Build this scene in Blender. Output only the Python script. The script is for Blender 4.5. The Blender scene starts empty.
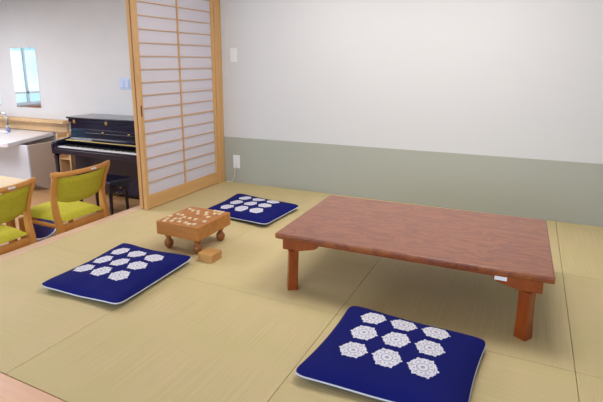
import bpy, bmesh, math, random
from mathutils import Vector, Matrix
random.seed(7)
PI = math.pi
scene = bpy.context.scene
COL = scene.collection

# ------------------------------------------------------------------ camera
FPX = 483.347
yaw, pitch, roll = -0.48430565, 0.226215244, 0.00783109867
cy_, sy_, cp_, sp_ = math.cos(yaw), math.sin(yaw), math.cos(pitch), math.sin(pitch)
fw = Vector((sy_*cp_, cy_*cp_, -sp_)); rt = Vector((cy_, -sy_, 0)); dn = fw.cross(rt)
r2 = rt*math.cos(roll) + dn*math.sin(roll); d2 = dn*math.cos(roll) - rt*math.sin(roll)
cam_data = bpy.data.cameras.new('camera'); cam = bpy.data.objects.new('camera', cam_data); COL.objects.link(cam)
M = Matrix.Identity(4)
for i in range(3):
    M[i][0] = r2[i]; M[i][1] = -d2[i]; M[i][2] = -fw[i]
M[0][3], M[1][3], M[2][3] = 1.52548, -1.78162, 1.0425
cam.matrix_world = M
cam_data.sensor_width = 36; cam_data.lens = FPX/603*36
cam_data.shift_x = 26.703/603; cam_data.shift_y = -25.605/603
cam_data.clip_start = 0.02
scene.camera = cam

# ------------------------------------------------------------------ view + world
scene.view_settings.view_transform = 'Standard'
scene.view_settings.look = 'None'
scene.view_settings.gamma = 1
scene.view_settings.use_curve_mapping = False
scene.view_settings.exposure = 0.52

w = bpy.data.worlds.new('sky'); scene.world = w; w.use_nodes = True
nt = w.node_tree; nt.nodes.clear()
out = nt.nodes.new('ShaderNodeOutputWorld'); bg = nt.nodes.new('ShaderNodeBackground')
tc = nt.nodes.new('ShaderNodeTexCoord'); nz = nt.nodes.new('ShaderNodeTexNoise'); nz.inputs['Scale'].default_value = 5
rp = nt.nodes.new('ShaderNodeValToRGB')
rp.color_ramp.elements[0].position = .45; rp.color_ramp.elements[0].color = (.10, .50, .72, 1)
rp.color_ramp.elements[1].position = .62; rp.color_ramp.elements[1].color = (.62, .85, .95, 1)
nt.links.new(tc.outputs['Generated'], nz.inputs['Vector']); nt.links.new(nz.outputs['Fac'], rp.inputs['Fac'])
nt.links.new(rp.outputs['Color'], bg.inputs['Color']); bg.inputs['Strength'].default_value = 1.05
nt.links.new(bg.outputs['Background'], out.inputs['Surface'])

FL = -0.5        # lower floor
CE = 1.95        # ceiling height above tatami
def area(name, loc, size, power, color, rot=(0, 0, 0), sy=None):
    l = bpy.data.lights.new(name, 'AREA'); l.energy = power; l.color = color
    l.shape = 'RECTANGLE'; l.size = size; l.size_y = sy or size
    o = bpy.data.objects.new(name, l); COL.objects.link(o); o.location = loc; o.rotation_euler = rot
    return o
# ceiling lamps of the tatami room and of the next room
area('tatami_ceiling_light', (1.25, .75, CE-.09), .8, 12.5, (1, .965, .91), sy=.8)
area('tatami_ceiling_light', (.2, .9, CE-.09), .8, 7.5, (1, .965, .91), sy=.8)
area('ceiling_light', (-3.0, .3, CE-.09), 1.3, 38, (.98, .97, 1), sy=1.3)
area('ceiling_light', (-5.2, .8, CE-.09), 1.3, 38, (.98, .97, 1), sy=1.3)
# added lamp standing in for daylight at the unseen front window
area('added_daylight_fill', (-.2, -4.9, .85), 5.0, 95, (.80, .88, 1), rot=(PI/2, 0, 0), sy=1.5)

# ------------------------------------------------------------------ helpers
class MB:
    def __init__(s): s.v = []; s.f = []; s.uv = {}
    def box(s, x0, x1, y0, y1, z0, z1):
        b = len(s.v)
        s.v += [(x, y, z) for z in (z0, z1) for y in (y0, y1) for x in (x0, x1)]
        for q in ((0,2,3,1),(4,5,7,6),(0,1,5,4),(2,6,7,3),(0,4,6,2),(1,3,7,5)): s.f.append(tuple(b+i for i in q))
        return s
    def prism(s, pts, a, b, axis='z'):
        """closed polygon pts extruded from a to b along axis"""
        n = len(pts); o = len(s.v)
        for t in (a, b):
            for (p, q) in pts:
                s.v.append({'z': (p, q, t), 'y': (p, t, q), 'x': (t, p, q)}[axis])
        s.f.append(tuple(o+i for i in range(n))); s.f.append(tuple(o+n+i for i in reversed(range(n))))
        for i in range(n):
            j = (i+1) % n; s.f.append((o+i, o+j, o+n+j, o+n+i))
        return s
    def lathe(s, prof, c=(0, 0, 0), n=20, sx=1, sy=1):
        o = len(s.v)
        for (r, z) in prof:
            for k in range(n):
                a = 2*PI*k/n; s.v.append((c[0]+r*sx*math.cos(a), c[1]+r*sy*math.sin(a), c[2]+z))
        for i in range(len(prof)-1):
            for k in range(n):
                k2 = (k+1) % n; s.f.append((o+i*n+k, o+i*n+k2, o+(i+1)*n+k2, o+(i+1)*n+k))
        s.f.append(tuple(o+k for k in reversed(range(n)))); s.f.append(tuple(o+(len(prof)-1)*n+k for k in range(n)))
        return s
    def sweep(s, path, ra, rb, n=10, sq=2.0, up=(0, 0, 1), closed=False):
        """superellipse tube along path; ra across, rb towards up"""
        o = len(s.v); P = [Vector(p) for p in path]; m = len(P)
        RA = ra if isinstance(ra, (list, tuple)) else [ra]*m
        RB = rb if isinstance(rb, (list, tuple)) else [rb]*m
        for i in range(m):
            if closed: t = P[(i+1) % m]-P[i-1]
            else: t = P[min(i+1, m-1)]-P[max(i-1, 0)]
            t.normalize(); a = t.cross(Vector(up))
            if a.length < 1e-4: a = t.cross(Vector((1, 0, 0)))
            a.normalize(); b = a.cross(t)
            for k in range(n):
                th = 2*PI*(k+.5)/n; c, d = math.cos(th), math.sin(th)
                e = (abs(c)**sq+abs(d)**sq)**(-1/sq)
                s.v.append(tuple(P[i]+a*(RA[i]*c*e)+b*(RB[i]*d*e)))
        for i in range(m if closed else m-1):
            i2 = (i+1) % m
            for k in range(n):
                k2 = (k+1) % n; s.f.append((o+i*n+k, o+i*n+k2, o+i2*n+k2, o+i2*n+k))
        if not closed:
            s.f.append(tuple(o+k for k in reversed(range(n)))); s.f.append(tuple(o+(m-1)*n+k for k in range(n)))
        return s
    def build(s, name, mat, parent=None, bevel=0, smooth=False, seg=2):
        me = bpy.data.meshes.new(name); me.from_pydata(s.v, [], s.f); me.update()
        bm = bmesh.new(); bm.from_mesh(me); bmesh.ops.recalc_face_normals(bm, faces=bm.faces); bm.to_mesh(me); bm.free()
        if mat: me.materials.append(mat)
        o = bpy.data.objects.new(name, me); COL.objects.link(o)
        if parent: o.parent = parent
        if smooth:
            for p in me.polygons: p.use_smooth = True
        if bevel:
            b = o.modifiers.new('bevel', 'BEVEL'); b.width = bevel; b.segments = seg; b.limit_method = 'ANGLE'; b.angle_limit = .6
            for p in me.polygons: p.use_smooth = True
            me.set_sharp_from_angle(angle=math.radians(35))
            wn = o.modifiers.new('wn', 'WEIGHTED_NORMAL'); wn.keep_sharp = True
        elif smooth:
            me.set_sharp_from_angle(angle=math.radians(50))
        return o
def B(x0, x1, y0, y1, z0, z1): return MB().box(x0, x1, y0, y1, z0, z1)
def tag(o, label, cat, group=None, kind=None):
    o['label'] = label; o['category'] = cat
    if group: o['group'] = group
    if kind: o['kind'] = kind
    return o
def thing(name, label, cat, loc=(0, 0, 0), rz=0, group=None):
    o = bpy.data.objects.new(name, None); COL.objects.link(o); o.location = loc; o.rotation_euler = (0, 0, rz)
    o.empty_display_size = .05
    return tag(o, label, cat, group)
def struct(o, label, cat='room structure'):
    o['kind'] = 'structure'; o['label'] = label; o['category'] = cat; return o
def dup(root, loc, rz, label):
    r = root.copy(); COL.objects.link(r); r.location = loc; r.rotation_euler = (0, 0, rz); r['label'] = label
    for ch in list(root.children):
        c = ch.copy(); COL.objects.link(c); c.parent = r
        for g in list(ch.children):
            d = g.copy(); COL.objects.link(d); d.parent = c
    return r

# ------------------------------------------------------------------ materials
def mat(name, col, rough=.5, metal=0, spec=.5, coat=0, **k):
    m = bpy.data.materials.new(name); m.use_nodes = True
    b = m.node_tree.nodes['Principled BSDF']
    b.inputs['Base Color'].default_value = (*col, 1); b.inputs['Roughness'].default_value = rough
    b.inputs['Metallic'].default_value = metal; b.inputs['Specular IOR Level'].default_value = spec
    b.inputs['Coat Weight'].default_value = coat
    for a, v in k.items(): b.inputs[a.replace('_', ' ')].default_value = v
    return m
def N(m, t, **k):
    n = m.node_tree.nodes.new('ShaderNode'+t)
    for a, v in k.items(): setattr(n, a, v)
    return n
def L(m, a, b): m.node_tree.links.new(a, b)
def varied(name, c1, c2, scale=8, rough=.6, stretch=(1, 1, 1), bump=0, bscale=None, coat=0, detail=4, lo=.3, hi=.7, spec=.5, dist=0):
    m = mat(name, c1, rough, coat=coat, spec=spec); b = m.node_tree.nodes['Principled BSDF']
    t = N(m, 'TexCoord'); mp = N(m, 'Mapping'); mp.inputs['Scale'].default_value = stretch
    n = N(m, 'TexNoise'); n.inputs['Scale'].default_value = scale; n.inputs['Detail'].default_value = detail
    n.inputs['Distortion'].default_value = dist
    r = N(m, 'ValToRGB'); r.color_ramp.elements[0].position = lo; r.color_ramp.elements[1].position = hi
    r.color_ramp.elements[0].color = (*c1, 1); r.color_ramp.elements[1].color = (*c2, 1)
    L(m, t.outputs['Object'], mp.inputs['Vector']); L(m, mp.outputs['Vector'], n.inputs['Vector'])
    L(m, n.outputs['Fac'], r.inputs['Fac']); L(m, r.outputs['Color'], b.inputs['Base Color'])
    if bump:
        n2 = N(m, 'TexNoise'); n2.inputs['Scale'].default_value = bscale or scale*6
        L(m, mp.outputs['Vector'], n2.inputs['Vector'])
        bp = N(m, 'Bump'); bp.inputs['Strength'].default_value = bump; bp.inputs['Distance'].default_value = .002
        L(m, n2.outputs['Fac'], bp.inputs['Height']); L(m, bp.outputs['Normal'], b.inputs['Normal'])
    return m
def tatami_mat_material(name, along_x):
    m = mat(name, (.55, .45, .24), .62, spec=.35); b = m.node_tree.nodes['Principled BSDF']
    t = N(m, 'TexCoord'); mp = N(m, 'Mapping')
    mp.inputs['Scale'].default_value = (1, 1, 1)
    wv = N(m, 'TexWave', wave_type='BANDS', bands_direction='Y' if along_x else 'X')
    wv.inputs['Scale'].default_value = 26; wv.inputs['Distortion'].default_value = .6; wv.inputs['Detail'].default_value = 2
    st = N(m, 'Mapping'); st.inputs['Scale'].default_value = (2.5, 260, 3) if along_x else (260, 2.5, 3)
    n1 = N(m, 'TexNoise'); n1.inputs['Scale'].default_value = 1.0; n1.inputs['Detail'].default_value = 3
    n2 = N(m, 'TexNoise'); n2.inputs['Scale'].default_value = 3.0; n2.inputs['Detail'].default_value = 3
    r = N(m, 'ValToRGB'); r.color_ramp.elements[0].position = .3; r.color_ramp.elements[1].position = .72
    r.color_ramp.elements[0].color = (.58, .472, .250, 1); r.color_ramp.elements[1].color = (.66, .545, .305, 1)
    r2_ = N(m, 'ValToRGB'); r2_.color_ramp.elements[0].position = .35; r2_.color_ramp.elements[1].position = .7
    r2_.color_ramp.elements[0].color = (.93, .95, .88, 1); r2_.color_ramp.elements[1].color = (1.0, .97, 1.0, 1)
    mx = N(m, 'Mix', data_type='RGBA', blend_type='MULTIPLY'); mx.inputs['Factor'].default_value = 1
    L(m, t.outputs['Object'], mp.inputs['Vector']); L(m, mp.outputs['Vector'], wv.inputs['Vector'])
    L(m, t.outputs['Object'], st.inputs['Vector']); L(m, st.outputs['Vector'], n1.inputs['Vector'])
    L(m, t.outputs['Object'], n2.inputs['Vector'])
    L(m, n1.outputs['Fac'], r.inputs['Fac']); L(m, n2.outputs['Fac'], r2_.inputs['Fac'])
    L(m, r.outputs['Color'], mx.inputs[6]); L(m, r2_.outputs['Color'], mx.inputs[7]); L(m, mx.outputs[2], b.inputs['Base Color'])
    bp = N(m, 'Bump'); bp.inputs['Strength'].default_value = .25; bp.inputs['Distance'].default_value = .0015
    L(m, wv.outputs['Fac'], bp.inputs['Height']); L(m, bp.outputs['Normal'], b.inputs['Normal'])
    return m
M_tat = [tatami_mat_material('tatami_weave_across', True), tatami_mat_material('tatami_weave_deep', False)]
M_sub = mat('platform_board', (.12, .09, .06), .8)
def wall_mat():
    m = mat('plaster_two_tone', (.6, .6, .6), .85, spec=.2); b = m.node_tree.nodes['Principled BSDF']
    t = N(m, 'NewGeometry'); s = N(m, 'SeparateXYZ'); L(m, t.outputs['Position'], s.inputs[0])
    g = N(m, 'Math', operation='GREATER_THAN'); g.inputs[1].default_value = .4115; L(m, s.outputs['Z'], g.inputs[0])
    x = N(m, 'Mix', data_type='RGBA'); x.inputs[6].default_value = (.41, .415, .365, 1); x.inputs[7].default_value = (.655, .645, .66, 1)
    L(m, g.outputs[0], x.inputs[0]); L(m, x.outputs[2], b.inputs['Base Color'])
    n = N(m, 'TexNoise'); n.inputs['Scale'].default_value = 120; L(m, t.outputs['Position'], n.inputs['Vector'])
    bp = N(m, 'Bump'); bp.inputs['Strength'].default_value = .1; bp.inputs['Distance'].default_value = .002
    L(m, n.outputs['Fac'], bp.inputs['Height']); L(m, bp.outputs['Normal'], b.inputs['Normal'])
    return m
M_wall2 = wall_mat()
M_wall = varied('white_wallpaper', (.66, .655, .675), (.69, .685, .70), 3, .85, bump=.1, bscale=90, spec=.2)
M_ceil = varied('ceiling_board', (.75, .74, .71), (.78, .77, .74), 4, .8)
M_floor = varied('honey_wood_flooring', (.42, .23, .10), (.52, .30, .14), 3, .35, stretch=(1, 8, 1), detail=6)
M_cedar = varied('light_cedar', (.60, .33, .13), (.69, .41, .18), 4, .5, stretch=(9, 9, .7), detail=5)
M_cedar_h = varied('light_cedar_level', (.60, .33, .13), (.69, .41, .18), 4, .5, stretch=(9, .7, 9), detail=5)
M_sill = varied('sill_wood', (.66, .43, .29), (.74, .51, .36), 4, .45, stretch=(12, .6, 8), detail=5)
M_edge = varied('edging_wood', (.74, .42, .28), (.80, .49, .34), 4, .45, stretch=(.6, 12, 8), detail=5)
M_beech = varied('beech_wood', (.60, .26, .055), (.68, .33, .085), 6, .38, stretch=(3, 3, 1), detail=4)
M_tabl = varied('pale_table_top', (.66, .50, .30), (.73, .57, .36), 5, .3, stretch=(1, 8, 1))
M_cab = varied('shelf_wood', (.60, .38, .19), (.67, .45, .25), 5, .5, stretch=(8, 8, 1))
M_green = varied('lime_upholstery', (.45, .42, .03), (.52, .48, .045), 60, .8, bump=.3, bscale=300, spec=.2)
M_wht = mat('white_plastic', (.80, .80, .82), .35)
M_swt = mat('pale_blue_plastic', (.55, .66, .90), .3)
M_sticker = mat('label_sticker', (.82, .82, .88), .4)
M_counter = mat('white_counter', (.88, .87, .92), .25)
M_cabinet = mat('white_laminate', (.70, .76, .88), .4)  # white cabinet front, its cool daylight tint put into the colour
M_cabside = mat('white_laminate_shaded', (.58, .47, .40), .5)  # same white cabinet on its shaded side, the shade painted in as beige
M_piano = mat('polished_black_lacquer', (.009, .009, .028), .15, spec=.4, coat=.3)
M_key = mat('ivory_keys', (.82, .82, .84), .25)
M_bkey = mat('ebony_keys', (.01, .01, .012), .3)
M_brass = mat('brass', (.75, .55, .2), .3, metal=1)
M_felt = mat('gold_fallboard_strip', (.62, .47, .14), .45)
M_chrome = mat('chrome', (.75, .77, .8), .15, metal=1)
M_dark = mat('dark_metal', (.05, .03, .03), .4)
M_bin = mat('lavender_plastic', (.55, .52, .66), .35)
M_binin = mat('indigo_liner', (.09, .08, .26), .4)
M_mirror = mat('mirror_silver', (.93, .95, .96), .02, metal=1)
M_alu = mat('window_aluminium', (.55, .57, .6), .4, metal=.6)
M_darkbrown = mat('dark_pull', (.08, .035, .015), .5)

def table_top_mat():
    m = mat('red_brown_lacquered_zelkova', (.2, .06, .03), .28, coat=.45, spec=.4); b = m.node_tree.nodes['Principled BSDF']
    b.inputs['Coat Roughness'].default_value = .18
    t = N(m, 'TexCoord'); mp = N(m, 'Mapping'); mp.inputs['Scale'].default_value = (2.2, 7, 2)
    n = N(m, 'TexNoise'); n.inputs['Scale'].default_value = 2.2; n.inputs['Detail'].default_value = 3; n.inputs['Distortion'].default_value = .8
    mu = N(m, 'Math', operation='MULTIPLY'); mu.inputs[1].default_value = 34
    sn = N(m, 'Math', operation='SINE')
    n.inputs['Detail'].default_value = 5
    f = N(m, 'TexNoise'); f.inputs['Scale'].default_value = 60; f.inputs['Detail'].default_value = 4
    ad = N(m, 'Math', operation='MULTIPLY_ADD'); ad.inputs[1].default_value = .22
    r = N(m, 'ValToRGB'); e = r.color_ramp.elements
    e[0].position = .1; e[0].color = (.16, .028, .012, 1); e[1].position = .95; e[1].color = (.34, .10, .022, 1)
    L(m, t.outputs['Object'], mp.inputs['Vector']); L(m, mp.outputs['Vector'], n.inputs['Vector'])
    L(m, n.outputs['Fac'], mu.inputs[0]); L(m, mu.outputs[0], sn.inputs[0])
    L(m, mp.outputs['Vector'], f.inputs['Vector'])
    L(m, sn.outputs[0], ad.inputs[0]); L(m, f.outputs['Fac'], ad.inputs[2]); L(m, ad.outputs[0], r.inputs['Fac'])
    L(m, r.outputs['Color'], b.inputs['Base Color'])
    return m
M_ttop = table_top_mat()
M_tleg = varied('red_brown_table_wood', (.19, .028, .003), (.29, .058, .005), 8, .3, stretch=(4, 4, .7), coat=.1)
M_board = varied('kaya_board_wood', (.40, .145, .030), (.50, .20, .045), 5, .35, stretch=(1, 6, 6))
M_foot = varied('board_foot_wood', (.26, .08, .02), (.32, .11, .025), 9, .35)
M_piece = mat('boxwood_piece', (.80, .62, .40), .4)
M_boxw = varied('piece_box_wood', (.50, .25, .08), (.58, .31, .11), 6, .45, stretch=(1, 6, 6))
def paper_mat():
    m = mat('shoji_paper', (.84, .81, .90), .9, spec=.1); nt = m.node_tree; b = nt.nodes['Principled BSDF']
    tr = N(m, 'BsdfTranslucent'); tr.inputs['Color'].default_value = (.85, .83, .93, 1)
    mx = N(m, 'MixShader'); mx.inputs[0].default_value = .3
    o = [n for n in nt.nodes if n.type == 'OUTPUT_MATERIAL'][0]
    L(m, b.outputs[0], mx.inputs[1]); L(m, tr.outputs[0], mx.inputs[2]); L(m, mx.outputs[0], o.inputs['Surface'])
    return m
M_paper = paper_mat()
def glass_mat():
    m = mat('window_glass', (1, 1, 1), 0); nt = m.node_tree
    tr = N(m, 'BsdfTransparent'); gl = N(m, 'BsdfGlossy'); gl.inputs['Roughness'].default_value = 0
    mx = N(m, 'MixShader'); mx.inputs[0].default_value = .06
    o = [n for n in nt.nodes if n.type == 'OUTPUT_MATERIAL'][0]
    L(m, tr.outputs[0], mx.inputs[1]); L(m, gl.outputs[0], mx.inputs[2]); L(m, mx.outputs[0], o.inputs['Surface'])
    return m
M_glass = glass_mat()
def cushion_mat():
    """indigo cloth with a 3 x 3 block of white hexagonal flower crests (from the 'motif' uv, in crest spacings)"""
    m = mat('indigo_cloth_with_crests', (.006, .01, .13), .85, spec=.15); b = m.node_tree.nodes['Principled BSDF']
    uv = N(m, 'UVMap', uv_map='motif'); s = N(m, 'SeparateXYZ'); L(m, uv.outputs[0], s.inputs[0])
    def mth(op, a, c=None, d=None):
        n = N(m, 'Math', operation=op)
        for i, q in enumerate((a, c, d)):
            if q is None: continue
            if isinstance(q, (int, float)): n.inputs[i].default_value = q
            else: L(m, q, n.inputs[i])
        return n.outputs[0]
    u, v = s.outputs[0], s.outputs[1]
    inside = mth('MULTIPLY', mth('LESS_THAN', mth('ABSOLUTE', u), 1.5), mth('LESS_THAN', mth('ABSOLUTE', v), 1.5))
    cu = mth('SUBTRACT', u, mth('ROUND', u)); cv = mth('SUBTRACT', v, mth('ROUND', v))
    r = mth('SQRT', mth('ADD', mth('MULTIPLY', cu, cu), mth('MULTIPLY', cv, cv)))
    th = mth('ARCTAN2', cv, cu)
    c6 = mth('COSINE', mth('MULTIPLY', th, 6)); c12 = mth('COSINE', mth('MULTIPLY', th, 12)); c18 = mth('COSINE', mth('MULTIPLY', th, 18))
    R = mth('MULTIPLY_ADD', c18, .018, mth('MULTIPLY_ADD', c12, .014, mth('MULTIPLY_ADD', c6, .016, .395)))
    disc = mth('LESS_THAN', r, R)
    def ring(r0, wd, mod, thr):  # thin blue marks on a ring
        a = mth('LESS_THAN', mth('ABSOLUTE', mth('SUBTRACT', r, r0)), wd)
        return mth('MULTIPLY', a, mth('GREATER_THAN', mod, thr))
    marks = mth('MAXIMUM', ring(.16, .016, c6, -2), ring(.245, .03, c12, .55))
    marks = mth('MAXIMUM', marks, ring(.31, .014, c6, -.2))
    marks = mth('MAXIMUM', marks, ring(.375, .022, c18, .75))
    marks = mth('MAXIMUM', marks, mth('LESS_THAN', r, .06))
    wmask = mth('MULTIPLY', mth('MULTIPLY', disc, inside), mth('SUBTRACT', 1, mth('MULTIPLY', marks, .5)))
    x = N(m, 'Mix', data_type='RGBA'); x.inputs[6].default_value = (.005, .008, .135, 1); x.inputs[7].default_value = (.74, .74, .86, 1)
    L(m, wmask, x.inputs[0]); L(m, x.outputs[2], b.inputs['Base Color'])
    t = N(m, 'TexCoord'); n = N(m, 'TexNoise'); n.inputs['Scale'].default_value = 400; L(m, t.outputs['Object'], n.inputs['Vector'])
    bp = N(m, 'Bump'); bp.inputs['Strength'].default_value = .2; bp.inputs['Distance'].default_value = .001
    L(m, n.outputs['Fac'], bp.inputs['Height']); L(m, bp.outputs['Normal'], b.inputs['Normal'])
    return m
M_cush = cushion_mat()
M_cushu = mat('indigo_cloth_plain', (.005, .010, .10), .85, spec=.15)
M_pipe = mat('white_piping', (.60, .62, .78), .7)

# ------------------------------------------------------------------ structure
YW = 1.831; XS = -.962; YF = -.906; XR = 3.3; Y2 = 2.70
struct(B(-7.5, XR, -5, Y2+.1, FL-.1, FL).build('floor', M_floor), 'honey coloured wooden floor of the lower room', 'floor')
struct(B(XS, XR, YF, YW, FL+.005, -.035).build('floor_platform', M_sub), 'raised platform carrying the tatami mats', 'floor')
struct(B(-7.5, XR, -5, Y2+.1, CE, CE+.1).build('ceiling', M_ceil), 'plain pale ceiling', 'ceiling')
struct(B(-.99, XR, YW, YW+.1, FL, CE).build('wall_back', M_wall2), 'long wall behind the low table, white above a sage green band', 'wall')
struct(B(-7.5, -.99, Y2, Y2+.1, FL, CE).build('wall_piano', M_wall), 'white wall behind the piano and the wash counter', 'wall')
struct(B(-.99, -.89, YW+.1, Y2+.1, FL, CE).build('wall_partition', M_wall), 'short wall between the tatami room and the piano corner', 'wall')
struct(B(XR, XR+.1, -5, YW+.1, FL, CE).build('wall_right', M_wall), 'right wall of the room', 'wall')
# header wall above the sliding doors
struct(B(-1.03, -.90, .0, YW, 1.86, CE).build('trim_1', M_cedar_h, bevel=.003), 'cedar head rail above the sliding doors', 'trim')
# left wall with window opening
WY0, WY1, WZ0, WZ1 = -1.5, 2.1, .28, 1.75
lw = MB(); lw.box(-7.6, -7.5, -5, Y2+.1, FL, WZ0); lw.box(-7.6, -7.5, -5, Y2+.1, WZ1, CE)
lw.box(-7.6, -7.5, -5, WY0, WZ0, WZ1); lw.box(-7.6, -7.5, WY1, Y2+.1, WZ0, WZ1)
struct(lw.build('wall_left', M_wall), 'left wall of the lower room with a wide window', 'wall')
w1 = B(-7.575, -7.54, WY0+.001, WY1-.001, WZ0+.001, WZ0+.05); w1.box(-7.575, -7.54, WY0+.001, WY1-.001, WZ1-.05, WZ1-.001)
for yy in (WY0+.03, -.3, .68, 1.5, WY1-.03): w1.box(-7.575, -7.54, yy-.025, yy+.025, WZ0+.04, WZ1-.04)
w1.box(-7.575, -7.54, WY0+.02, WY1-.02, .50, .54)
o = struct(w1.build('window_1', M_alu), 'wide aluminium window of the lower room, seen in the mirror', 'window')
B(-7.561, -7.555, WY0+.02, WY1-.02, WZ0+.02, WZ1-.02).build('pane', M_glass, o)
# front wall out of view; its window is added to light the tatami
fx0, fx1 = -3, 2.6
fr = MB(); fr.box(-7.6, XR+.1, -5.1, -5, FL, .1); fr.box(-7.6, XR+.1, -5.1, -5, 1.65, CE); fr.box(-7.6, fx0, -5.1, -5, .1, 1.65); fr.box(fx1, XR+.1, -5.1, -5, .1, 1.65)
struct(fr.build('wall_front', M_wall), 'wall behind the viewer with an opening for the added window', 'wall')
w2 = B(fx0, fx1, -5.07, -5.04, .1, .15); w2.box(fx0, fx1, -5.07, -5.04, 1.6, 1.65)
for k in range(6):
    x = fx0+.03+(fx1-fx0-.06)*k/5; w2.box(x-.025, x+.025, -5.07, -5.04, .14, 1.61)
o = struct(w2.build('window_added', M_alu), 'unseen wide window behind the viewer, added to light the tatami', 'window')
B(fx0+.02, fx1-.02, -5.058, -5.052, .12, 1.63).build('pane', M_glass, o)
# sill along the left side of the mats, edging along the front
sl = B(-1.052, XS-.001, YF-.084, YW-.002, -.04, -.001)
sl = sl.build('trim_2', M_sill, bevel=.004); struct(sl, 'pale wooden sill along the left side of the tatami', 'trim')
struct(B(-1.05, -1.0, YF-.084, YW-.002, FL+.002, -.042).build('trim_3', M_sill), 'wooden riser board under the sill on the left', 'trim')
struct(B(XS, XR-.002, YF-.084, YF-.002, -.04, .001).build('trim_4', M_edge, bevel=.004), 'reddish wooden edging along the front of the tatami', 'trim')
struct(B(-.99, XR-.002, YF-.06, YF-.02, FL+.002, -.042).build('trim_5', M_edge), 'wooden riser board under the front edging', 'trim')
# door jamb against the back wall
struct(B(-1.03, -.885, 1.740, YW-.002, .0, 1.859).build('trim_6', M_cedar, bevel=.002), 'cedar jamb between the sliding doors and the back wall', 'trim')

# tatami half mats (4 columns x 3 rows)
gx = [XS, 0, .88, 1.754, 2.65]; gy = [YF, 0, .9, YW]
lab = {(0,0):'square tatami mat in the left front, between sill and front edging',
 (1,0):'square tatami mat in the front centre, between the left cushion and the front cushion',
 (2,0):'square tatami mat under the front cushion',
 (3,0):'square tatami mat at the lower right corner, right of the front cushion',
 (0,1):'square tatami mat under the wooden game board, next to the sill',
 (1,1):'square tatami mat between the board game and the low table',
 (2,1):'square tatami mat under the right half of the low table',
 (3,1):'square tatami mat right of the low table, away from the wall',
 (0,2):'square tatami mat under the rear cushion, beside the sliding door',
 (1,2):'square tatami mat against the back wall behind the left end of the low table',
 (2,2):'square tatami mat against the back wall behind the right end of the low table',
 (3,2):'square tatami mat against the back wall in the right corner of the photo'}
for i in range(4):
    for j in range(3):
        g = .0009
        o = B(-(gx[i+1]-gx[i])/2+g, (gx[i+1]-gx[i])/2-g, -(gy[j+1]-gy[j])/2+g, (gy[j+1]-gy[j])/2-g, -.034, 0).build('tatami_mat', M_tat[(i+j) % 2], bevel=.0015)
        o.location = ((gx[i]+gx[i+1])/2, (gy[j]+gy[j+1])/2, 0)
        tag(o, lab[(i, j)], 'tatami mat', 'borderless tatami mats')
o = B(2.652, XR-.002, YF+.001, YW-.002, -.034, 0).build('tatami_mat', M_tat[0], bevel=.0025); tag(o, 'narrow tatami strip along the right wall', 'tatami mat', 'borderless tatami mats')

# ------------------------------------------------------------------ shoji doors (two stacked)
def shoji(name, xf, y0, y1, label, pull=True):
    """front face at x=xf, 3 cm thick"""
    r = bpy.data.objects.new(name, None); COL.objects.link(r); r.location = (xf, y0, 0); struct(r, label, 'sliding door')
    W = y1-y0; T = .03; ZT = 1.85; sw = .032
    MB().box(-T, 0, 0, sw, .004, ZT).build('stile', M_cedar, r, bevel=.002)
    MB().box(-T, 0, W-sw, W, .004, ZT).build('stile', M_cedar, r, bevel=.002)
    MB().box(-T+.001, -.001, sw, W-sw, .004, .105).build('bottom_rail', M_cedar_h, r, bevel=.002)
    MB().box(-T+.001, -.001, sw, W-sw, ZT-.06, ZT).build('top_rail', M_cedar_h, r, bevel=.002)
    lt = MB(); z = .105
    for k in range(1, 19):
        z = .109+.0905*k
        hw = .0026 if k != 6 else .0045
        lt.box(-.014, -.006, sw, W-sw, z-hw, z+hw)
    lt.box(-.013, -.004, W/2-.005, W/2+.005, .105, ZT-.06)
    lt.build('lattice', M_cedar_h, r)
    MB().box(-.0165, -.0145, sw, W-sw, .105, ZT-.06).build('paper_screen', M_paper, r)
    if pull: MB().box(-.004, .0012, .004, .016, .69, .765).build('finger_pull', M_darkbrown, r)
    return r
shoji('door_1', -.893, .798, 1.738, 'front shoji screen with white paper panes and cedar lattice')
shoji('door_2', -.945, .812, 1.738, 'rear shoji screen stacked behind the front one', False)

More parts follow.
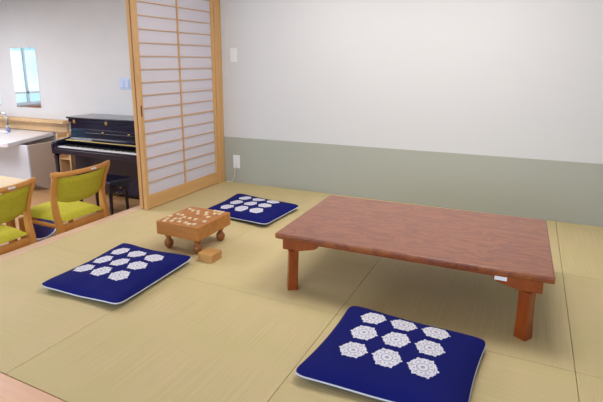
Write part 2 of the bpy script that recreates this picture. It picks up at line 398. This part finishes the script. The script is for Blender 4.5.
# ------------------------------------------------------------------ low table
t = thing('low_table', 'long low red-brown lacquered wooden table in front of the back wall', 'table', (1.088, .510, 0), .022)
hw, hd = .575, .377
tp = MB().box(-hw, hw, -hd, hd, .243, .27).build('table_top', M_ttop, t, bevel=.007, seg=3)
lx, ly = .494, .354
for sy in (-1, 1):     # long rails with deeper bracket ends
    pts = [(-lx-.045, .2425), (-lx-.045, .193), (-lx+.030, .193), (-lx+.115, .214), (-lx+.126, .222), (-lx+.130, .235)]
    pts += [(-x, z) for (x, z) in reversed(pts)]
    MB().prism(pts, sy*ly-.0125, sy*ly+.0125, 'y').build('rail', M_tleg, t, bevel=.0015)
for sx in (-1, 1):
    MB().box(sx*(lx+.01)-.012, sx*(lx+.01)+.012, -ly+.030, ly-.030, .2, .2425).build('end_rail', M_tleg, t, bevel=.0015)
    for sy in (-1, 1):
        m_ = MB(); cx, cy = sx*(lx-.004), sy*(ly-.002)
        # square leg set on the skew, edges chamfered, toe slightly flared
        prof = [(0, .0245), (.03, .0242), (.08, .0228), (.1925, .0225)]
        n = 8; o0 = len(m_.v); th = sx*sy*math.radians(32)
        for (z, a) in prof:
            c = .003
            ring = [(a, a-c), (a-c, a), (-a+c, a), (-a, a-c), (-a, -a+c), (-a+c, -a), (a-c, -a), (a, -a+c)]
            fl = 1-z/.1925
            m_.v += [(cx+p*math.cos(th)-q*math.sin(th)+sx*.002*fl, cy+p*math.sin(th)+q*math.cos(th)+sy*.006*fl, z) for p, q in ring]
        for i in range(len(prof)-1):
            for k in range(n):
                k2 = (k+1) % n; m_.f.append((o0+i*n+k, o0+i*n+k2, o0+(i+1)*n+k2, o0+(i+1)*n+k))
        m_.f.append(tuple(range(n))); m_.f.append(tuple(o0+3*n+k for k in range(n)))
        m_.build('leg', M_tleg, t)
o = MB().box(.372, .416, -ly-.0140, -ly-.0125, .222, .2375).build('sticker', M_sticker, t); o['label'] = 'small white sticker'

# ------------------------------------------------------------------ cushions
def cushion(label, corners, mc, hgt, wave, mrot=0):
    cx = sum(c[0] for c in corners)/4; cy = sum(c[1] for c in corners)/4
    r = thing('floor_cushion', label, 'cushion', (cx, cy, 0), group='indigo floor cushions')
    C = [Vector((c[0]-cx, c[1]-cy)) for c in corners]     # order: left-near, right-near, right-far, left-far
    n = 32
    rim0 = .028
    def pt(i, j):
        u, v = i/n, j/n; a, b_ = 2*u-1, 2*v-1
        # pinch the sides inwards a little, pull corners out
        pa = a*(1-.045*(1-b_**2)*1.0); pb = b_*(1-.045*(1-a**2))
        uu, vv = (pa+1)/2, (pb+1)/2
        p = C[0]*(1-uu)*(1-vv)+C[1]*uu*(1-vv)+C[2]*uu*vv+C[3]*(1-uu)*vv
        # rounded corner
        m_ = max(abs(a), abs(b_)); k = min(abs(a), abs(b_))
        cr = max(0, (k*m_-.80))/.2
        p = p*(1-.045*cr*cr)
        return p, a, b_
    def rim(a, b_): return rim0+wave*math.sin(3.1*a+1.3*b_*b_+.4)*math.cos(2.3*b_)+.004*abs(a*b_)
    def make(top):
        me_v, fs, uvs = [], [], []
        for j in range(n+1):
            for i in range(n+1):
                p, a, b_ = pt(i, j)
                q = max(0, (1-abs(a)**3.2)*(1-abs(b_)**3.2))**.5
                puck = .0022*math.sin(9*a+2*b_)*math.sin(7*b_-a)*q
                z = rim(a, b_)+(hgt-rim0)*q+puck if top else max(.0015, rim(a, b_)*(1-min(1, q*1.7)))
                me_v.append((p.x, p.y, z)); uvs.append(((p.x+cx-mc[0])/.119, (p.y+cy-mc[1])/.123))
        for j in range(n):
            for i in range(n):
                a = j*(n+1)+i; fs.append((a, a+1, a+n+2, a+n+1) if top else (a, a+n+1, a+n+2, a+1))
        return me_v, fs, uvs
    for top in (True, False):
        v_, f_, uv_ = make(top)
        nm = 'cover' if top else 'underside'
        me = bpy.data.meshes.new(nm); me.from_pydata(v_, [], f_); me.materials.append(M_cush if top else M_cushu)
        ul = me.uv_layers.new(name='motif')
        for lp in me.loops: ul.data[lp.index].uv = uv_[lp.vertex_index]
        for p in me.polygons: p.use_smooth = True
        ob = bpy.data.objects.new(nm, me); COL.objects.link(ob); ob.parent = r
        if top: ob['label'] = 'indigo cover with nine white flower crests'
    path = []
    for k in range(4*n):
        s_, q = divmod(k, n)
        i, j = [(q, 0), (n, q), (n-q, n), (0, n-q)][s_]
        p, a, b_ = pt(i, j); path.append((p.x, p.y, rim(a, b_)-.0055))
    o = MB().sweep(path, .0022, .0032, 8, closed=True).build('piping', M_pipe, r, smooth=True); o['label'] = 'white piping'
    return r
cushion('indigo floor cushion with nine white crests in the foreground, nearest the low table',
        [(.903, -.492), (1.450, -.468), (1.472, .018), (.925, .052)], (1.178, -.19), .068, .003)
cushion('indigo floor cushion with nine white crests on the left, nearest the sill',
        [(-.455, -.435), (.03, -.405), (.0, .175), (-.50, .165)], (-.256, -.106), .062, .006)
cushion('indigo floor cushion with nine white crests at the back, behind the game board',
        [(-.46, .90), (.085, .825), (.11, 1.31), (-.49, 1.40)], (-.195, 1.108), .062, .004)

# ------------------------------------------------------------------ shogi board
bx0, bx1, by0, by1, bz0, bz1 = -.313, -.020, .244, .572, .093, .17
bcx, bcy = (bx0+bx1)/2, (by0+by1)/2
bd = thing('shogi_board', 'thick wooden game board on four turned feet between the two left cushions', 'game board', (bcx, bcy, 0))
def board_mat():
    m = M_board.copy(); m.name = 'kaya_board_top_with_grid'; b = m.node_tree.nodes['Principled BSDF']
    t = N(m, 'TexCoord'); s = N(m, 'SeparateXYZ'); L(m, t.outputs['Object'], s.inputs[0])
    def mth(op, a, c=None):
        n = N(m, 'Math', operation=op)
        for i, q in enumerate((a, c)):
            if q is None: continue
            if isinstance(q, (int, float)): n.inputs[i].default_value = q
            else: L(m, q, n.inputs[i])
        return n.outputs[0]
    def ln(sock, pitch, half):
        q = mth('DIVIDE', sock, pitch); q = mth('ADD', q, .5)
        f = mth('ABSOLUTE', mth('SUBTRACT', q, mth('ROUND', q)))
        return mth('MULTIPLY', mth('LESS_THAN', f, .022), mth('LESS_THAN', mth('ABSOLUTE', sock), half))
    hx, hy = .030*4.53, .0325*4.53
    l1 = mth('MULTIPLY', ln(s.outputs[0], .030, hx), mth('LESS_THAN', mth('ABSOLUTE', s.outputs[1]), hy))
    l2 = mth('MULTIPLY', ln(s.outputs[1], .0325, hy), mth('LESS_THAN', mth('ABSOLUTE', s.outputs[0]), hx))
    lines = mth('MULTIPLY', mth('MAXIMUM', l1, l2), mth('GREATER_THAN', s.outputs[2], .1695))
    src = b.inputs['Base Color'].links[0].from_socket
    x = N(m, 'Mix', data_type='RGBA'); L(m, lines, x.inputs[0]); L(m, src, x.inputs[6]); x.inputs[7].default_value = (.08, .03, .01, 1)
    L(m, x.outputs[2], b.inputs['Base Color'])
    return m
B(bx0-bcx, bx1-bcx, by0-bcy, by1-bcy, bz0, bz1).build('board', board_mat(), bd, bevel=.002)
for sx in (-1, 1):
    for sy in (-1, 1):
        c = (sx*(.1455-.042), sy*(.157-.042), 0)
        prof = [(.008, .002), (.012, .0), (.019, .006), (.0255, .018), (.0275, .030), (.0255, .042), (.019, .052), (.0135, .058), (.013, .063), (.0185, .070), (.022, .080), (.023, .0935)]
        MB().lathe(prof, c, 18).build('foot', M_foot, bd, smooth=True)
P = [(-.113,.545),(-.086,.545),(-.06,.545),(-.055,.507),(-.082,.498),(-.139,.499),(-.121,.464),(-.081,.428),(-.202,.495),(-.24,.495),(-.176,.458),(-.05,.353),(-.118,.359),(-.163,.364),(-.073,.286),(-.103,.277),(-.203,.365),(-.273,.395),(-.24,.392),(-.178,.289),(-.233,.319),(-.290,.348),(-.225,.280),(-.275,.300),(-.262,.262),(-.208,.332),(-.135,.290),(-.276,.512)]
pm = MB().prism([(0, .0125), (.0085, .008), (.0105, -.0115), (-.0105, -.0115), (-.0085, .008)], 0, .006, 'z').build('shogi_piece', M_piece)
tag(pm, 'small pale wooden wedge-shaped game piece on the game board', 'game piece', 'shogi pieces on the board')
for k, (x, y) in enumerate(P):
    o = pm if k == 0 else pm.copy()
    if k: COL.objects.link(o)
    o.location = (x, y, .1702); o.rotation_euler = (0, 0, (PI if y > .42 else 0)+random.uniform(-.25, .25))
# piece box
pb = thing('piece_box', 'small square wooden lidded box on the tatami beside the game board', 'box', (.0505, .252, 0), rz=-.03)
B(-.045, .045, -.046, .046, 0, .029).build('box_body', M_boxw, pb, bevel=.0015)
B(-.0465, .0465, -.0475, .0475, .0295, .046).build('lid', M_boxw, pb, bevel=.0015)

# ------------------------------------------------------------------ wall plates
o = thing('wall_outlet', 'white wall outlet with a thin cord, low on the sage green band', 'outlet', (-.76, YW, .192))
MB().box(-.035, .035, -.007, -.0005, -.06, .06).build('cover_plate', M_wht, o, bevel=.003)
MB().box(-.012, .012, -.011, -.0065, -.035, .035).build('socket_face', M_wht, o, bevel=.002)
MB().box(-.008, .010, -.03, -.0105, -.045, -.02).build('plug', M_wht, o, bevel=.003)
MB().sweep([(.001, -.028, -.045), (0, -.034, -.075), (-.004, -.03, -.11), (-.02, -.022, -.15), (-.045, -.02, -.182), (-.10, -.02, -.188)], .0025, .0025, 6).build('cord', M_wht, o, smooth=True)
o = thing('switch_plate', 'blank white wall plate high on the back wall beside the sliding door', 'wall plate', (-.762, YW, 1.12))
MB().box(-.035, .035, -.007, -.0005, -.06, .06).build('cover_plate', M_wht, o, bevel=.003)
MB().box(-.012, .012, -.010, -.0065, -.032, .032).build('insert', M_wht, o, bevel=.002)
o = thing('light_switch', 'pale bluish wall switch on the white wall above the piano', 'light switch', (-2.895, Y2, .822))
MB().box(-.085, .085, -.008, -.0005, -.065, .065).build('cover_plate', M_swt, o, bevel=.003)
for k in (-1, 1): MB().box(k*.037-.03, k*.037+.03, -.014, -.0075, -.045, .045).build('rocker', M_swt, o, bevel=.003)

# ------------------------------------------------------------------ mirrors
def mirror(x0, x1, z0, z1, label):
    r = thing('wall_mirror', label, 'mirror', ((x0+x1)/2, Y2, z0), group='mirrors above the wash counter')
    hw = (x1-x0)/2; h = z1-z0
    MB().box(-hw, hw, -.006, -.0006, 0, h).build('glass', M_mirror, r)
    for sx in (-.5, .5):
        for z in (.004, h-.004): MB().box(sx*hw*1.2-.012, sx*hw*1.2+.012, -.010, -.0005, z-.010, z+.010).build('clip', M_chrome, r)
mirror(-5.01, -4.485, .475, 1.287, 'narrow frameless mirror reflecting a bright window, above the wash counter')
mirror(-5.90, -5.372, .475, 1.287, 'frameless mirror cut off by the left edge of the photo')

# ------------------------------------------------------------------ wash counter, ledge, shelf
wc = thing('wash_counter', 'white wash counter with basin against the wall at far left', 'sink', (-4.9, 2.3, FL))
def W(x, y): return (x+4.9, y-2.3)
pts = [W(-4.27, 2.69), W(-6.2, 2.69), W(-6.2, 1.74), W(-3.96, 1.74), W(-3.93, 1.78)]
MB().prism(pts, .60, .65, 'z').build('counter_top', M_counter, wc, bevel=.006)
MB().lathe([(.20, .651), (.23, .651), (.235, .658), (.225, .664), (.205, .662), (.20, .655)], (-.1, -.05, 0), 28, 1.1, .85).build('basin_rim', M_counter, wc, smooth=True)
MB().lathe([(.19, .6512), (.10, .6514), (.02, .6516)], (-.1, -.05, 0), 28, 1.1, .85).build('basin_bowl', M_cabinet, wc)
MB().box(*(W(-6.1, 0)[0], W(-3.86, 0)[0]), W(0, 1.97)[1], W(0, 1.99)[1], .14, .598).build('front_panel', M_cabinet, wc)
MB().prism([(W(0, 1.992)[1], .12), (W(0, 2.20)[1], .002), (W(0, 2.66)[1], .002), (W(0, 2.66)[1], .598), (W(0, 1.992)[1], .598)], W(-3.88, 0)[0], W(-3.86, 0)[0], 'x').build('side_panel', M_cabside, wc)
MB().box(W(-6.1, 0)[0], W(-3.9, 0)[0], W(0, 2.2)[1], W(0, 2.68)[1], 0, .13).build('plinth', M_cabside, wc)
fa = thing('faucet', 'chrome gooseneck faucet at the back of the wash counter', 'faucet', (-5.02, 2.52, FL+.651))
MB().lathe([(.03, 0), (.03, .012), (.016, .02), (.014, .08)], n=16).build('base', M_chrome, fa, smooth=True)
MB().sweep([(0, 0, .08)]+[(0, -.08+.08*math.cos(a), .17+.085*math.sin(a)) for a in [PI*k/10 for k in range(0, 11)]]+[(0, -.16, .12)], .02, .02, 10).build('spout', M_chrome, fa, smooth=True)
MB().box(.0, .07, -.008, .008, .06, .075).build('handle', M_chrome, fa, bevel=.003)
sb = thing('soap_dispenser', 'small blue-grey soap bottle on the wash counter beside the faucet', 'soap bottle', (-4.86, 2.42, FL+.651))
MB().lathe([(.018, 0), (.022, .005), (.022, .05), (.008, .062), (.007, .075)], n=14).build('bottle', mat('blue_grey_plastic', (.15, .2, .45), .3), sb, smooth=True)
MB().box(-.006, .006, -.035, .008, .0755, .083).build('pump', M_wht, sb)
ld = MB().box(-7.4, -3.92, 2.57, 2.695, .29, .33); ld.box(-7.4, -3.97, 2.655, 2.695, .16, .29)
tag(ld.build('wall_ledge', M_cab, bevel=.003), 'long pale wooden ledge on the wall behind the wash counter', 'ledge')
sh = thing('wooden_shelf', 'narrow wooden shelf stand between wash counter and piano', 'shelf', (-3.77, 2.4, FL))
MB().box(-.075, -.045, -.02, .28, 0, .70).build('side_panel', M_cab, sh, bevel=.002)
MB().box(.135, .165, -.02, .28, 0, .70).build('side_panel', M_cab, sh, bevel=.002)
MB().box(-.045, .135, .262, .28, .02, .70).build('back_panel', M_tleg if False else M_beech, sh)
for z in (.05, .36, .62): MB().box(-.045, .135, -.01, .262, z, z+.022).build('shelf_board', M_cab, sh, bevel=.002)

# ------------------------------------------------------------------ piano
pi_ = thing('upright_piano', 'black upright piano with open keyboard against the white wall', 'piano', (-2.72, 2.0, FL))
PW = .745
X0 = -PW; X1 = PW
MB().box(X0+.03, X1-.03, .30, .66, .03, .915).build('case', M_piano, pi_, bevel=.006)
MB().box(X0-.01, X1+.01, .26, .68, .917, .94).build('top_lid', M_piano, pi_, bevel=.006)
MB().box(X0+.01, X1-.01, .275, .298, .875, .9165).build('lid_flap', M_piano, pi_, bevel=.003)
for s_ in (-1, 1):
    xx = s_*(PW-.012)
    MB().prism([(0.01, .53), (0.01, .645), (.03, .665), (.16, .68), (.30, .70), (.66, .70), (.66, .0), (.34, .0), (.34, .5), (.05, .5)], xx-.018, xx+.018, 'x').build('side_arm', M_piano, pi_, bevel=.004)
    MB().sweep([(xx, .06, .5), (xx, .06, .44), (xx, .06, .06)], [.032, .024, .018], [.032, .024, .018], 8, sq=5, up=(0, 1, 0)).build('leg', M_piano, pi_)
    MB().box(xx-.025, xx+.025, -.0, .36, .0, .06).build('toe_block', M_piano, pi_, bevel=.004)
MB().box(X0+.03, X1-.03, .015, .33, .53, .585).build('key_bed', M_piano, pi_, bevel=.003)
MB().box(X0+.03, X1-.03, .015, .035, .586, .607).build('key_slip', M_piano, pi_, bevel=.002)
MB().box(X0+.008, X0+.075, .02, .20, .608, .66).build('cheek_block', M_piano, pi_, bevel=.004)
MB().box(X1-.075, X1-.008, .02, .20, .608, .66).build('cheek_block', M_piano, pi_, bevel=.004)
MB().prism([(.20, .645), (.30, .665), (.30, .80), (.285, .80), (.27, .69), (.20, .67)], X0+.035, X1-.035, 'x').build('fallboard', M_piano, pi_, bevel=.003)
MB().box(X0+.04, X1-.04, .185, .2, .664, .672).build('fallboard_strip', M_felt, pi_)
MB().box(X0+.03, X1-.03, .285, .2995, .68, .87).build('upper_panel', M_piano, pi_, bevel=.003)
MB().box(-.42, .42, .24, .284, .755, .766).build('music_ledge', M_piano, pi_, bevel=.003)
for xk in (-.63, -.10, .45): MB().box(xk-.018, xk+.018, .268, .2745, .865, .905).build('lid_hinge', M_brass, pi_, bevel=.002)
for xk in (-.13, .28): MB().box(xk-.016, xk+.016, .236, .2395, .765, .785).build('ledge_catch', M_brass, pi_, bevel=.002)
kw = (2*(PW-.08))/52
wk = MB().box(-kw/2+.0006, kw/2-.0006, .037, .17, .587, .614).build('white_key', M_key, pi_)
for k in range(52):
    o = wk if k == 0 else wk.copy()
    if k: COL.objects.link(o); o.parent = pi_
    o.location.x = -PW+.08+kw*(k+.5)
bk = MB().box(-.0055, .0055, .085, .17, .6145, .626).build('black_key', M_bkey, pi_)
first = True
for k in range(51):
    if (k % 7) in (1, 4): continue
    o = bk if first else bk.copy()
    if not first: COL.objects.link(o); o.parent = pi_
    first = False; o.location.x = -PW+.08+kw*(k+1)
MB().box(X0+.06, X1-.06, .288, .2995, .06, .52).build('lower_panel', mat('dark_blue_lacquer', (.012, .015, .05), .25), pi_, bevel=.004)
for k in (-1, 0, 1): MB().sweep([(k*.07, .27, .07), (k*.07, .2, .065), (k*.07, .15, .055)], .014, .006, 8).build('pedal', M_brass, pi_, smooth=True)
# bench
be = thing('piano_bench', 'black piano bench standing in front of the piano keyboard', 'bench', (-2.35, 1.72, FL))
MB().box(-.26, .26, -.15, .15, .36, .41).build('seat', M_piano, be, bevel=.012)
MB().box(-.24, .24, -.13, .13, .29, .359).build('apron', M_piano, be, bevel=.004)
for sx in (-1, 1):
    MB().lathe([(.008, 0), (.010, .004), (.010, .016), (.006, .02)], n=12).build('height_knob', M_brass, be).matrix_local = Matrix.Translation((sx*.24, 0, .325)) @ Matrix.Rotation(sx*PI/2, 4, 'Y')
    for sy in (-1, 1): MB().sweep([(sx*.215, sy*.105, .29), (sx*.22, sy*.11, 0)], [.02, .014], [.02, .014], 8, sq=5, up=(0, 1, 0)).build('leg', M_piano, be)

# ------------------------------------------------------------------ chairs, table, bins
def make_chair(label):
    """back at x~0, faces -x; origin on the floor below the rear legs"""
    r = thing('dining_chair', label, 'chair', group='green chairs beside the sill')
    H = .215
    for s_ in (-1, 1):
        nm = 'rear_leg'
        MB().sweep([(.045, s_*(H), 0), (.012, s_*H, .20), (0, s_*H, .40), (-.020, s_*(H+.003), .50), (-.022, s_*(H+.008), .60), (.005, s_*(H+.018), .70), (.045, s_*(H+.03), .79)],
                   [.015, .018, .023, .022, .020, .018, .016], [.015, .020, .030, .025, .021, .019, .016], 10, sq=3.5, up=(1, 0, 0)).build(nm, M_beech, r, smooth=True)
        MB().sweep([(-.43, s_*(H+.005), 0), (-.425, s_*(H+.005), .20), (-.42, s_*(H+.005), .41)], [.014, .018, .02], [.014, .018, .02], 10, sq=3.5, up=(0, 1, 0)).build('front_leg', M_beech, r, smooth=True)
        MB().sweep([(-.40, s_*H, .400), (-.02, s_*H, .395)], .011, .015, 8, sq=4).build('side_rail', M_beech, r, smooth=True)
    MB().sweep([(-.005, -H+.02, .375), (-.005, H-.02, .375)], .011, .028, 8, sq=4).build('back_rail', M_beech, r, smooth=True)
    MB().sweep([(-.42, -H+.02, .388), (-.42, H-.02, .388)], .011, .026, 8, sq=4).build('front_rail', M_beech, r, smooth=True)
    # seat pad, slightly domed
    v, f = [], []; n = 14
    def sp(a, b_):
        e = max(abs(a), abs(b_)); x = -.235+.255*a*(1-.04*b_*b_); y = (H-.004+.022*(-a*.5+.5)*(1 if abs(b_) < 2 else 0))*b_*(1-.03*a*a)
        return x, y
    for side in (1, 0):
        for j in range(n+1):
            for i in range(n+1):
                a, b_ = 2*i/n-1, 2*j/n-1; x, y = sp(a, b_)
                x = max(-.50, min(x, .02))
                q = ((1-abs(a)**5)*(1-abs(b_)**5)); q = max(0, q)**.5
                v.append((x, y*.93, .430+.046*q if side else .430-.018*q))
    for side in (0, 1):
        o_ = side*(n+1)**2
        for j in range(n):
            for i in range(n):
                a = o_+j*(n+1)+i; f.append((a, a+1, a+n+2, a+n+1))
    mb = MB(); mb.v = v; mb.f = f
    mb.build('seat', M_green, r, smooth=True)
    # curved back pad
    mb = MB(); n, mm = 18, 8; v = []; f = []
    for side in (1, -1):
        for j in range(mm+1):
            for i in range(n+1):
                a = 2*i/n-1; t_ = j/mm
                y = a*(H+.004+.014*t_); zb = .555+.045*abs(a)**3; zt = .772-.012*(1-a*a)
                z = zb+(zt-zb)*t_
                q = (max(0, (1-abs(a)**6)*(1-abs(2*t_-1)**6)))**.5
                x = -.018+.055*t_**1.6 + .028*(1-a*a)+side*.016*q
                v.append((x, y, z))
    for side in (0, 1):
        o_ = side*(n+1)*(mm+1)
        for j in range(mm):
            for i in range(n):
                a = o_+j*(n+1)+i; f.append((a, a+1, a+n+2, a+n+1))
    mb.v = v; mb.f = f; mb.build('backrest', M_green, r, smooth=True)
    # bowed top rail with rounded grip ends
    path = []; ra = []; rb = []
    for k in range(17):
        a = -1+2*k/16
        path.append((.046+.026*(1-a*a)-.012*abs(a)**6, a*(H+.052), .788+.0*a+.012*abs(a)**4)); ra.append(.014+.003*abs(a)**4-(.006 if abs(a) == 1 else 0)); rb.append(.017+.005*abs(a)**4-(.008 if abs(a) == 1 else 0))
    tr = MB().sweep(path, ra, rb, 12, sq=2.6).build('top_rail', M_beech, r, smooth=True)
    MB().box(.0865, .0885, .04, .09, .784, .797).build('sticker', M_sticker, r)
    return r
c1 = make_chair('lime green upholstered beech chair nearest the piano, back to the sill')
c1.location = (-1.42, .665, FL)
c0 = dup(c1, (-1.42, .005, FL), 0, 'lime green upholstered beech chair cut off by the left edge, back to the sill')
dt = thing('dining_table', 'pale wooden table behind the leftmost green chair', 'table', (-2.35, -.45, FL))
MB().box(-.6, .6, -.9, .98, .66, .695).build('table_top', M_tabl, dt, bevel=.006)
for (x, y) in ((-.52, -.8), (.5, -.8), (-.52, .9), (.36, .9)): MB().sweep([(x, y, .66), (x, y, 0)], .03, .03, 8, sq=5, up=(0, 1, 0)).build('leg', M_beech, dt)
MB().box(-.5, .48, -.78, -.76, .59, .66).build('apron', M_beech, dt); MB().box(-.5, .34, .88, .9, .59, .66).build('apron', M_beech, dt)

def bin_(loc, rz, s, label, grp=None):
    r = thing('waste_bin', label, 'waste bin', loc, rz, grp)
    n = 28
    def ring(z, k, tilt):   # slanted mouth
        return [(s*k*.13*math.cos(2*PI*i/n)*1.25, s*k*.13*math.sin(2*PI*i/n), z+tilt*math.cos(2*PI*i/n)) for i in range(n)]
    mb = MB()
    for (z, k, tl) in ((0, .72, 0), (.01, .78, 0), (.12, .96, .03), (.18, 1.03, .048), (.20, 1.06, .052), (.203, .99, .052)): mb.v += ring(z, k, tl)
    for i in range(5):
        for k in range(n): mb.f.append((i*n+k, i*n+(k+1) % n, (i+1)*n+(k+1) % n, (i+1)*n+k))
    mb.f.append(tuple(range(n)))
    mb.build('shell', M_bin, r, smooth=True)
    mb = MB()
    for (z, k, tl) in ((.198, .985, .052), (.10, .90, .025), (.02, .7, 0)): mb.v += ring(z, k, tl)
    for i in range(2):
        for k in range(n): mb.f.append((i*n+k, i*n+(k+1) % n, (i+1)*n+(k+1) % n, (i+1)*n+k))
    mb.f.append(tuple(2*n+k for k in range(n)))
    mb.build('liner', M_binin, r, smooth=True)
    rp_ = [(p[0], p[1], p[2]) for p in ring(.206, 1.02, .052)]
    MB().sweep(rp_, .006, .006, 8, closed=True).build('rim', M_wht, r, smooth=True)
    return r
bin_((-2.06, .745, FL), 2.5, .95, 'lavender grey open bin with white rim on the floor between the two green chairs')

# low cabinet under the far window (seen in the mirror)
lc = thing('low_cabinet', 'low brown wooden cabinet under the far window, seen only in the mirror', 'cabinet', (-7.27, .3, FL))
MB().box(-.2, .19, -1.4, 1.4, .0, .78).build('body', M_foot, lc, bevel=.004)
for k in range(4):
    d = MB().box(.1905, .208, -1.38+.695*k, -1.38+.695*k+.675, .04, .74).build('door', M_foot, lc, bevel=.003)
    MB().box(.2085, .222, -1.38+.695*k+.6, -1.38+.695*k+.612, .4, .52).build('handle', M_chrome, d)
